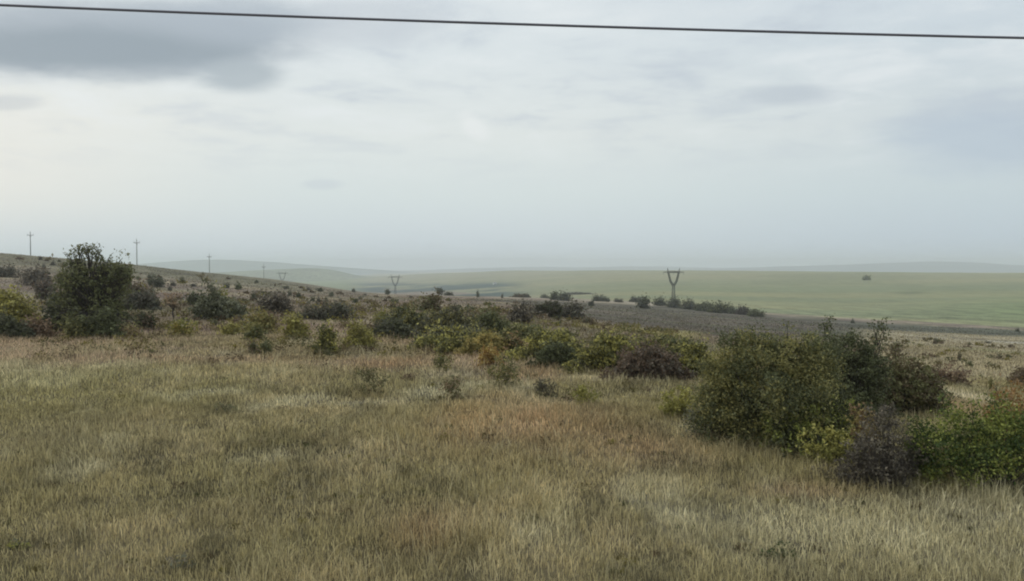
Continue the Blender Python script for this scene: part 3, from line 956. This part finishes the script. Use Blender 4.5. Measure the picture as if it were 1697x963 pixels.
# --- small plants in the near field
for (lb, u0, u1, vt, vb, a, b, dn) in [
    ('thin olive thorny plant standing alone in the near grass, leftmost of the near field plants', 584, 642, 608, 656, OG, RB, .32),
    ('brown grey small plant in the near grass below the middle band', 732, 768, 622, 664, OG, BR2, .35),
    ('dark olive upright plant, densest in the near grass, below the orange flecked bush', 810, 864, 590, 646, OG, OG2, .55),
    ('dull grey green low plant between the dark upright and the pale green one', 884, 924, 632, 662, GB, OG, .35),
    ('pale yellow green plant in the near grass left of the lone yellow shrub', 950, 992, 638, 674, YG, YG2, .4),
    ('brown tuft touching the pale yellow green plant', 922, 958, 642, 668, BR, OG, .4),
    ('low rusty tuft between the thorny plant and the brown grey plant', 664, 692, 610, 632, RB, BR, .35),
    ('tiny olive upright weed just under the middle band', 722, 742, 588, 614, OG, OG2, .35),
    ('flat grey brown weed mat in the left near grass', 345, 402, 664, 684, GB, DG2, .4),
    ('fresh green leafy weed in the pale grass at the bottom right', 1262, 1320, 876, 925, BGc, GG2, .3),
    ('pale green leafy weed near the bottom left corner', 14, 52, 878, 910, GG2, YG, .3),
    ('grey green sage like weed at the bottom, right of the bottom left corner', 270, 330, 900, 945, GG2, GB2, .25),
    ('dark weed clump left on the strip above the near grass', 412, 430, 568, 588, DG2, BR, .45),
    ('dark weed clump next to the left one on the strip above the near grass', 434, 450, 566, 586, DG2, OG, .45),
    ('small dark weed under the tapering olive bush', 536, 550, 574, 592, DG2, OG, .45),
    ('thin brown weed near the tiny bright yellow bush, on the strip above the near grass', 242, 258, 570, 588, BR, OG, .4),
]:
    shrub(lb, u0, u1, vt, vb, a, b, name='weed', cat='weed', dens=dn * .7, group='small plants in the near field', leafk=.8, stem_name='stems')

# --- hedge line below the pylon and bushes around it
for (lb, u0, u1, vt, vb, a, b, d) in [
    ('dark bush left of the pylon foot, first of the hedge row', 1084, 1106, 496.5, 507, DG, GG, None),
    ('dark bush at the pylon foot in the hedge row', 1104, 1130, 497, 510, GG, DG2, None),
    ('grey green bush just right of the pylon foot in the hedge row', 1128, 1158, 501, 513, GG, OG, None),
    ('long low bush in the hedge row, second right of the pylon foot', 1152, 1180, 503.5, 516, DG2, GG, None),
    ('tall rounded bush, highest in the hedge row', 1174, 1206, 504, 519, DG, OG, None),
    ('low gap bush between the highest and the grey purple one in the hedge row', 1200, 1222, 510.5, 520, GG, DG2, None),
    ('grey purple bush in the right half of the hedge row', 1216, 1242, 510, 522, GB, GB, None),
    ('last low bush where the hedge row meets the big shrubs', 1238, 1266, 515, 525, OG, DG2, None),
    ('round bush on the pale crest, left of the hedge row', 1055, 1074, 496, 511, DG, GG, None),
    ('tiny bush behind the round one on the pale crest', 1042, 1062, 493.5, 501, GG, DG, None),
    ('dark bush at the left end of the pale crest line', 983, 1000, 491, 499.5, DG, GG, None),
    ('small dark bush second from the left end of the pale crest line', 998, 1010, 494, 500, GG, DG, None),
    ('low faint bush in the middle of the pale crest line', 1018, 1032, 496, 501, GG, GB, None),
    ('upright dark tree, left one of a close pair on the crest', 912, 923, 486, 497, DG, DG, None),
    ('upright dark tree, right one of a close pair on the crest', 926, 942, 487, 498.5, DG, GG, None),
    ('low dark bush left of the close pair of trees on the crest', 896, 910, 490, 496, DG2, GG, 640),
    ('long grey copse behind the close pair of trees', 930, 984, 485, 495.5, GG, GB, 900),
    ('tiny shrub poking from the fallow ground below the pale crest line', 976, 984, 500, 507, GG, DG, None),
]:
    shrub(lb, u0, u1, vt, vb, a, b, d=d, name='hedge_bush', cat='bush', group='bushes along the far edge of the fallow ground', dens=.9)
shrub('lone dark green bush on the big green hill', 1429, 1442, 457, 464.5, DG2, BG2, name='lone_bush', cat='bush', dens=.8, leafk=.7)
shrub('dark tall crowned tree left of two on the centre skyline of the plain', 721, 735, 476, 492, DG, DG, d=455, name='crest_tree', cat='tree', crown_name='crown', stem_name='trunk', trunk=1.2, lobes=[(0, 10, 6, 5), (2, 6, 4, 4)])
shrub('dark round bush just right of the tall crowned tree on the centre skyline', 737, 751, 485, 494.5, DG, DG, d=450, name='crest_bush', cat='bush')
shrub('long dark ragged mound of bushes on the pale bank at mid skyline', 846, 878, 487.5, 494.5, DG, BR, d=470, name='crest_bush', cat='bush', dens=.9)

# --- tiny shrubs: copies of five built ones, each with a size and colour of its own
PS = [(1.0, .8), (1.3, .6), (.8, 1.0), (1.1, .9), (1.4, .7)]
protos = []
for i, (wd, hg) in enumerate(PS):
    rng = np.random.default_rng(500 + i)
    root, fo = plant('hill_shrub', 'shrub', 'x', (0, 0, 0), auto_lobes(wd, hg, rng, 3), DG, GG, .075, 600 + i, dens=.8, clump=.17,
                     spikes=[(rng.uniform(-.3, .3), 0, .3, rng.uniform(-.5, .5), 0, rng.uniform(.8, 1.15) * hg, 6) for q in range(3)])
    protos.append(root)
used = [False] * 5


def copy_tree(o, parent=None):
    c = o.copy()
    C.objects.link(c)
    c.parent = parent
    for ch in list(o.children):
        copy_tree(ch, c)
    return c


DOTS = [
    # (label, u, vbase, width px, height px, colA, colB)
    ('tiny dark shrub high on the left ridge, above the dark green bush pair', 249, 461, 10, 5, DG, GG),
    ('faint grey shrub, upper of two on the ridge side above the small reddish tree', 287, 474, 12, 6, GG, GB),
    ('faint grey shrub, lower of two on the ridge side above the small reddish tree', 281, 482, 10, 6, GG, GB),
    ('small dark shrub with a slant top on the ridge side above the slim sprig bush', 303, 470, 13, 8, DG, GG),
    ('tiny dull shrub right of the slant topped one on the ridge side', 320, 475, 9, 5, GG, GB),
    ('dark low shrub, left one of a pair above the grey purple bush', 375, 478, 13, 7, DG, GG),
    ('pointed dark shrub, right one of a pair above the grey purple bush', 395, 480, 15, 9, DG, DG2),
    ('tiny green shrub high on the grassy ridge under the third pole', 425, 469, 8, 4, DG2, GG),
    ('small upright dark shrub just left of the grey purple bush', 421, 498, 11, 11, DG, GG),
    ('dark dot shrub on the brown plain under the faintest pylon', 474, 479, 10, 5, DG, GG),
    ('dark shrub right above the grey purple bush, left one of three', 470, 492, 10, 7, DG, BR),
    ('dark shrub right above the grey purple bush, middle one of three', 480, 491, 9, 8, DG, GG),
    ('dark shrub right above the grey purple bush, rightmost of three', 495, 494, 12, 7, DG, DG),
    ('faint shrub on the brown plain right of the faintest pylon foot', 511, 481, 8, 4, GG, GB),
    ('dark compact shrub on the upper brown plain under the far hill', 530, 483, 12, 6, DG, DG),
    ('dark shrub with an uneven top in the centre of the upper brown plain', 549, 492, 11, 7, DG, DG),
    ('dark shrub left of a cluster above the long low grey bush', 518, 500, 10, 8, DG, GG),
    ('duller shrub in a cluster above the long low grey bush', 528, 503, 9, 8, GG, GB),
    ('small shrub, right end of the cluster above the long low grey bush', 541, 501, 9, 5, DG, BR),
    ('flat brown shrub on the plain right of the cluster above the long grey bush', 567, 503, 13, 6, BR, DG),
    ('dark shrub, lower one of two close together mid plain', 589, 502, 11, 6, DG, DG),
    ('dark shrub, upper one of two close together mid plain', 597, 497, 9, 5, DG, GG),
    ('faint grey shrub near the skyline between the two faint pylons', 586, 484, 8, 4, GG, GB),
    ('dark round shrub at the left foot of the middle pylon', 642, 488, 13, 7, DG, DG),
    ('tiny brown shrub on the plain between the pylon and the rounded brown tree', 681, 494, 7, 4, BR, DG),
    ('small brown weed on the plain above the low yellow green bush', 602, 519, 8, 8, BR, GB),
    ('tiny shrub left alone on the plain left of the dark green rear bush', 605, 490, 7, 3, GG, GB),
    ('lone small dark shrub on the pale plain right of the crest tree', 792, 493, 7, 8, DG, GG),
    ('tiny shrub on the pale bank next to the long ragged mound', 832, 494, 6, 5, GG, GG),
    ('little brown shrub on turf below the wide dark green bush, left one', 331, 539, 9, 8, BR, BR2),
    ('little dark shrub on turf below the wide dark green bush, middle one', 355, 540, 11, 9, DG, OG),
    ('reddish scrub on turf below the right end of the wide dark green bush', 390, 536, 20, 9, BR, RB),
    ('tiny shrub on the ridge behind the top of the large tree, nearest the first pole', 73, 446, 9, 6, GG, GB),
    ('tiny shrub on the ridge left of the crown of the large tree', 87, 440, 9, 6, GG, GB),
    ('faint upright shrub high on the ridge beside the first pole', 67, 431, 6, 6, GG, GB),
    ('small green shrub on the ridge right of the crown of the large tree', 229, 464, 9, 5, DG2, OG),
    ('dark arched shrub on the tan field close behind the rounded brown shrub', 1484, 584, 22, 14, DG2, BR),
    ('tiny dark shrub at the top edge of the tan field', 1532, 564, 7, 4, BR, DG),
    ('slanting dark shrub near the top of the tan field', 1549, 571, 9, 8, DG, BR),
    ('pale olive tuft near the top of the tan field', 1526, 576, 9, 6, OG2, OG),
    ('small brown tuft in the centre of the tan field', 1566, 589, 8, 4, BR, GB),
    ('dark two tiered shrub in the centre of the tan field', 1590, 598, 9, 12, DG, BR),
    ('green slanting shrub below the two tiered one in the tan field', 1607, 610, 16, 9, DG2, OG),
    ('dark twin tufted shrub right in the tan field', 1655, 597, 15, 8, DG, BR),
    ('faint tuft on the pale streak at the top right of the tan field', 1637, 569, 9, 4, GG, GB),
    ('small olive tuft in the lower tan field above the bright green bush', 1626, 628, 10, 6, OG, OG2),
    ('thin upright olive weed above the bright green bush', 1642, 650, 7, 22, OG, OG2),
    ('tiny dark shrub at the foot of the big green hill, over the tall sprays', 1413, 536, 8, 5, DG, DG),
    ('tiny dark shrub at the foot of the big green hill, at the right edge', 1686, 550, 7, 5, DG, DG),
    ('tiny shrub on the strip above the near grass, left of the weed clumps', 300, 575, 7, 6, OG, BR),
]
for i, (lb, u, v, wp, hp, a, b) in enumerate(DOTS):
    k = (i * 3) % 5
    if not used[k]:
        o = protos[k]; used[k] = True
    else:
        o = copy_tree(protos[k])
    x, y, z = at(u, v)
    kk = y / F
    w0, h0 = PS[k]
    o.location = (x, y, z - .02)
    o.rotation_euler = (0, 0, (i * 2.4) % 6.28)
    sx = wp * kk / w0 * 1.0
    o.scale = (sx, sx, hp * kk / h0 * 1.05)
    tag(o, lb, 'shrub', 'tiny shrubs dotted over the open slopes')
    for ch in o.children:
        if ch.name.startswith('foliage'):
            ch.color = (*[q * LEAFGAIN for q in a], 1)
            ch['accent'] = [q * LEAFGAIN for q in b]

# ------------------------------------------------------------------ pylons


def lattice(T, base, top, wb, wt, n, r, rd):
    """square lattice leg from base to top"""
    base = np.array(base, float); top = np.array(top, float)
    ax = top - base; L = np.linalg.norm(ax); ax /= L
    sx = np.cross(ax, [0, 1, 0]); sx /= np.linalg.norm(sx)
    sy = np.cross(ax, sx)
    R_ = []
    for i in range(n + 1):
        t = i / n
        c = base + ax * L * t; w_ = (wb + (wt - wb) * t) / 2
        R_.append([c + sx * w_ * a + sy * w_ * b for a, b in ((-1, -1), (1, -1), (1, 1), (-1, 1))])
    for k in range(4):
        T.add([p[k] for p in R_], r, 4)
    for i in range(n):
        for k in range(4):
            m = (k + 1) % 4
            T.bar(R_[i][k], R_[i + 1][m], rd)
            T.bar(R_[i][m], R_[i + 1][k], rd)
    for i in range(n + 1):
        for k in range(4):
            T.bar(R_[i][k], R_[i][(k + 1) % 4], rd)


def make_pylon():
    root = empty('transmission_pylon')
    T = Tubes(); lattice(T, (0, 0, -1.5), (0, 0, 13.0), 3.0, 1.5, 7, .15, .07); T.build('mast', M_STEEL, root)
    for sgn in (-1, 1):
        T = Tubes(); lattice(T, (sgn * .5, 0, 12.8), (sgn * 2.6, 0, 16.2), 1.3, 1.2, 2, .16, .085)
        lattice(T, (sgn * 2.6, 0, 16.2), (sgn * 4.4, 0, 23.2), 1.2, 1.0, 4, .15, .08)
        T.build('arm', M_STEEL, root)
    T = Tubes()
    lattice(T, (-5.4, 0, 23.6), (5.4, 0, 23.6), 1.0, 1.0, 8, .15, .08)
    for sgn in (-1, 1):
        for (yy, zz) in ((-.5, 23.1), (.5, 23.1), (-.5, 24.1), (.5, 24.1)):
            T.bar((sgn * 5.4, yy, zz), (sgn * 8.8, 0, 23.4), .12)
    T.build('crossarm', M_STEEL, root)
    for sgn in (-1, 1):
        T = Tubes()
        for a, b in ((-.5, -.5), (.5, -.5), (.5, .5), (-.5, .5)):
            T.bar((sgn * 4.6 + a, b, 24.0), (sgn * 5.2, 0, 27.0), .1)
        T.bar((sgn * 4.75, -.3, 25.2), (sgn * 5.2, .3, 25.2), .07)
        T.build('peak', M_STEEL, root)
    for xx in (-8.6, 0, 8.6):
        T = Tubes()
        zs = np.linspace(23.3 if xx else 23.1, 21.3, 15)
        T.add([(xx, 0, z_) for z_ in zs], [.05 if i % 2 else .15 for i in range(15)], 6)
        T.build('insulator', M_GLASS, root)
    return root


PG = 'lattice pylons marching into the valley'
py = make_pylon()
x, y, z = at(1116, 501, 660)
py.location = (x, y, z); py.rotation_euler = (0, 0, R(8))
s_ = (zline(1116, 444, y) - z) / 27.0
py.scale = (s_,) * 3
tag(py, 'nearest lattice pylon, wineglass shaped, rising above the hedge row', 'pylon', PG)
for (u, vt, d, lb, rz) in [(655, 454.5, 1130, 'middle lattice pylon, faint and Y shaped, on the skyline of the brown plain', 12),
                           (468, 449, 1500, 'faintest lattice pylon, half sunk behind the grassy ridge', 16)]:
    p2 = copy_tree(py)
    x, y, z = at(u, 480, d)
    p2.location = (x, y, z); p2.rotation_euler = (0, 0, R(rz))
    s_ = (zline(u, vt, y) - z) / 27.0
    p2.scale = (s_,) * 3
    tag(p2, lb, 'pylon', PG)

# ------------------------------------------------------------------ power poles


def make_pole():
    root = empty('power_pole')
    T = Tubes(); T.add([(0, 0, -.8), (0, 0, 5), (0, 0, 9.6)], [.19, .16, .12], 8); T.build('post', M_CONC, root)
    T = Tubes(); T.bar((-1.15, 0, 8.4), (1.15, 0, 8.4), .09); T.bar((-.6, 0, 8.35), (0, 0, 7.6), .04); T.bar((.6, 0, 8.35), (0, 0, 7.6), .04)
    T.build('crossarm', M_STEEL, root)
    for xx, zz in ((-1.0, 8.45), (1.0, 8.45), (0, 9.6)):
        T = Tubes(); T.add([(xx, 0, zz), (xx, 0, zz + .12), (xx, 0, zz + .2), (xx, 0, zz + .3), (xx, 0, zz + .4)], [.04, .04, .1, .1, .05], 6)
        T.build('insulator', M_GLASS, root)
    return root


PP = 'power poles along the left ridge'
pole = make_pole()
for i, (u, vt, d, lb) in enumerate([
        (51, 383, 385, 'leftmost power pole, tallest looking, left of the large ragged tree'),
        (227, 395, 398, 'power pole just right of the large ragged tree, on the ridge line'),
        (347, 420, 480, 'power pole in the middle of the sloping ridge line'),
        (437, 437, 640, 'faintest and smallest power pole, near the faintest pylon')]):
    p = pole if i == 0 else copy_tree(pole)
    x, y, z = at(u, 440, d)
    h = zline(u, vt, y) - z
    p.location = (x, y, z); p.rotation_euler = (0, 0, R(18))
    p.scale = (1.15, 1.15, h / 10.0)
    tag(p, lb, 'power pole', PP)

# ------------------------------------------------------------------ overhead cable
D = 10.5
xa, sa = ray(0, 8.5); xb, sb = ray(1697, 63)
pa = np.array([xa * D, D, CAMZ + sa * D]); pb = np.array([xb * D, D, CAMZ + sb * D])
pts = []
for t in np.linspace(-3.2, 4.2, 60):
    p = pa + (pb - pa) * t
    p[2] += .03 * 4 * (t - .5) ** 2 - .03
    pts.append(p)
T = Tubes(); T.add(pts, .0155, 10)
cab = T.build('overhead_cable', M_WIRE)
tag(cab, 'dark overhead cable crossing the whole sky, sloping down to the right', 'cable')

# ------------------------------------------------------------------ tiny white hut on the far hillside
x, y, z = at(820, 471.5)
hut = empty('white_hut', (x, y, z), R(20))
tag(hut, 'tiny white hut on the far hillside beyond the plain', 'hut')


def box(name, x0, x1, y0, y1, z0, z1, mat, parent):
    v = [(a, b, c) for c in (z0, z1) for (a, b) in ((x0, y0), (x1, y0), (x1, y1), (x0, y1))]
    f = [(3, 2, 1, 0), (4, 5, 6, 7), (0, 1, 5, 4), (1, 2, 6, 5), (2, 3, 7, 6), (3, 0, 4, 7)]
    return mesh_np(name, v, [i for q_ in f for i in q_], [4] * 6, mat, parent)


box('wall', -2.8, 2.8, -2.0, 2.0, -1, 3.0, M_WHITE, hut)
mesh_np('roof', [(-3.1, -2.3, 3.0), (3.1, -2.3, 3.0), (3.1, 2.3, 3.0), (-3.1, 2.3, 3.0), (-3.1, 0, 4.3), (3.1, 0, 4.3)],
        [0, 1, 5, 4, 2, 3, 4, 5, 0, 4, 3, 1, 2, 5, 3, 2, 1, 0], [4, 4, 3, 3, 4], M_ROOF, hut)
box('door', -.6, .5, -2.06, -2.0, 0, 2.1, M_DOOR, hut)

# ------------------------------------------------------------------ low herbs and dry scrub between the bushes
def herbs(n, d0, d1, u0, u1, size, seed):
    g = np.random.default_rng(seed)
    d = d0 * (d1 / d0) ** g.uniform(0, 1, n)
    u = g.uniform(u0, u1, n)
    x = (u - CX) / F * d
    keep = fbm(x / (d * .12), d / (d.mean() * .2), seed, 3) > .42
    x, d = x[keep], d[keep]
    z = gz(x, d)
    pal = [alb(104, 96, 62), alb(118, 104, 84), alb(92, 92, 64), alb(126, 116, 84), alb(96, 84, 66), alb(128, 120, 70)]
    V_, C_ = [], []
    for a, b, c_ in zip(x, d, z):
        sz_ = size * g.uniform(.5, 1.5) * (b / 45) ** .5
        m = 60
        p = g.normal(size=(m, 3)) * np.array([.5, .5, .32]) * sz_ + np.array([a, b, c_ + .22 * sz_])
        p[:, 2] = np.maximum(p[:, 2], c_)
        v, _, _, _ = leaves_np(p, np.zeros(m), max(.02, .0016 * b), g)
        V_.append(v)
        C_.append(np.repeat(pal[g.integers(len(pal))][None, :] * g.uniform(.7, 1.15, (m, 1)) * .95, 4, 0))
    return np.concatenate(V_), np.concatenate(C_)


hp = [herbs(800, 36, 130, 60, 1120, .42, 301), herbs(420, 11, 36, -60, 1700, .16, 302), herbs(110, 36, 200, 1380, 1780, .24, 303), herbs(150, 100, 330, -60, 900, .4, 304)]
hV = np.concatenate([a for a, b in hp]); hC = np.concatenate([b for a, b in hp])
nh = len(hV)
low = mesh_np('low_scrub', hV, np.arange(nh), np.full(nh // 4, 4), M_GRASS, attrs={'tint': ('FLOAT_COLOR', np.concatenate((hC, np.ones((nh, 1))), 1))})
tag(low, 'low dry herbs and scrubby tufts spread through the grass', 'herbs', kind='stuff')

# ------------------------------------------------------------------ grass
rng = np.random.default_rng(77)


def field(n, d0, d1, power, hmin, hmax, width, feet=None):
    """n blades over the wedge d0..d1; density falls with distance^power"""
    e = 2 - power
    nt = n // 11                                    # tufts first, then blades round each tuft
    t = rng.uniform(0, 1, nt)
    td = (d0 ** e + t * (d1 ** e - d0 ** e)) ** (1 / e)
    tu = rng.uniform(-140, 1840, nt)
    tx_ = (tu - CX) / F * td
    sc_t = rng.uniform(.5, 1.6, nt)
    k = rng.integers(0, nt, n)
    loose = rng.uniform(0, 1, n) < .35
    r_ = (.045 + .006 * td[k]) * sc_t[k]
    r_ = np.where(loose, r_ * 6, r_)
    x = tx_[k] + rng.normal(size=n) * r_
    d = np.maximum(td[k] + rng.normal(size=n) * r_ * 1.3, d0)
    if feet is not None:
        q = feet[rng.integers(0, len(feet), n)]
        an_ = rng.uniform(0, 2 * math.pi, n); rr = q[:, 2] * rng.uniform(.45, 1.12, n)
        x = q[:, 0] + np.cos(an_) * rr; d = np.maximum(q[:, 1] + np.sin(an_) * rr * .9, 9.5)
    tone_t = rng.uniform(.72, 1.28, nt)[k]
    hue_t = rng.uniform(0, 1, nt)[k]
    z = gz(x, d)
    hgt = rng.uniform(hmin, hmax, n) * (.35 + 1.1 * fbm(x / 2.5, d / 2.5, 201, 3)) * (.5 + 1.0 * fbm(x / .8, d / .9, 231, 3)) * np.where(loose, .75, .7 + .3 * sc_t[k])
    wd = width * (d / 12.0) * rng.uniform(.6, 1.4, n)
    an = rng.uniform(0, 2 * math.pi, n)
    la = an + rng.normal(size=n) * .8
    lean = hgt * np.abs(rng.normal(size=n) * .6 + .25)
    c = ground_col(x, d, z)
    j = rng.uniform(.5, 1.6, n)[:, None]
    c = c * j * tone_t[:, None] * np.interp(d, [10, 44, 90], [2.1, 1.7, 1.2])[:, None]
    yel = .6 * hue_t + .4 * rng.uniform(0, 1, n)
    c = mixc(c, (yel > .8) * .6, alb(172, 162, 128))
    c = mixc(c, (yel < .16) * .4, alb(92, 94, 60))
    bx, by = np.cos(an) * wd / 2, np.sin(an) * wd / 2
    lx_, ly_ = np.cos(la + 1.2) * lean, np.sin(la + 1.2) * lean
    V = np.empty((n, 5, 3))
    V[:, 0] = np.stack((x - bx, d - by, z - .03), 1)
    V[:, 1] = np.stack((x + bx, d + by, z - .03), 1)
    V[:, 2] = np.stack((x + bx * .8 + lx_ * .35, d + by * .8 + ly_ * .35, z + hgt * .6), 1)
    V[:, 3] = np.stack((x - bx * .8 + lx_ * .35, d - by * .8 + ly_ * .35, z + hgt * .6), 1)
    V[:, 4] = np.stack((x + lx_, d + ly_, z + hgt), 1)
    return V, c


FEET = np.array([(a, b, w_ / 2) for (a, b, w_) in FEETL for _ in range(max(1, int(w_ * 6)))])
parts = [field(165000, 9.5, 24, 1.0, .07, .22, .010),
         field(150000, 22, 48, 1.3, .08, .23, .011),
         field(110000, 44, 110, 1.5, .10, .30, .012),
         field(70000, 90, 380, 1.7, .10, .35, .011),
         field(26000, 12, 45, 1.0, .15, .42, .008, feet=FEET),
         field(8000, 9.5, 45, 1.0, .30, .52, .0075)]
parts[-1] = (parts[-1][0], parts[-1][1] * .5 + alb(165, 156, 126) * .75)     # bleached seed stalks
V = np.concatenate([p[0] for p in parts]); c = np.concatenate([p[1] for p in parts])
n = len(V)
i5 = (np.arange(n) * 5)[:, None]
fq = i5 + np.array([[0, 1, 2, 3]]); ft = i5 + np.array([[3, 2, 4]])
flat = np.concatenate((fq.ravel(), ft.ravel()))
tot = np.concatenate((np.full(n, 4), np.full(n, 3)))
tip = np.concatenate((np.repeat(c, 5, 0), np.ones((n * 5, 1))), 1)
grass = mesh_np('dry_grass', V.reshape(-1, 3), flat, tot, M_GRASS, attrs={'tint': ('FLOAT_COLOR', tip)})
tag(grass, 'dry olive and straw coloured grass covering the near field', 'grass', kind='stuff')
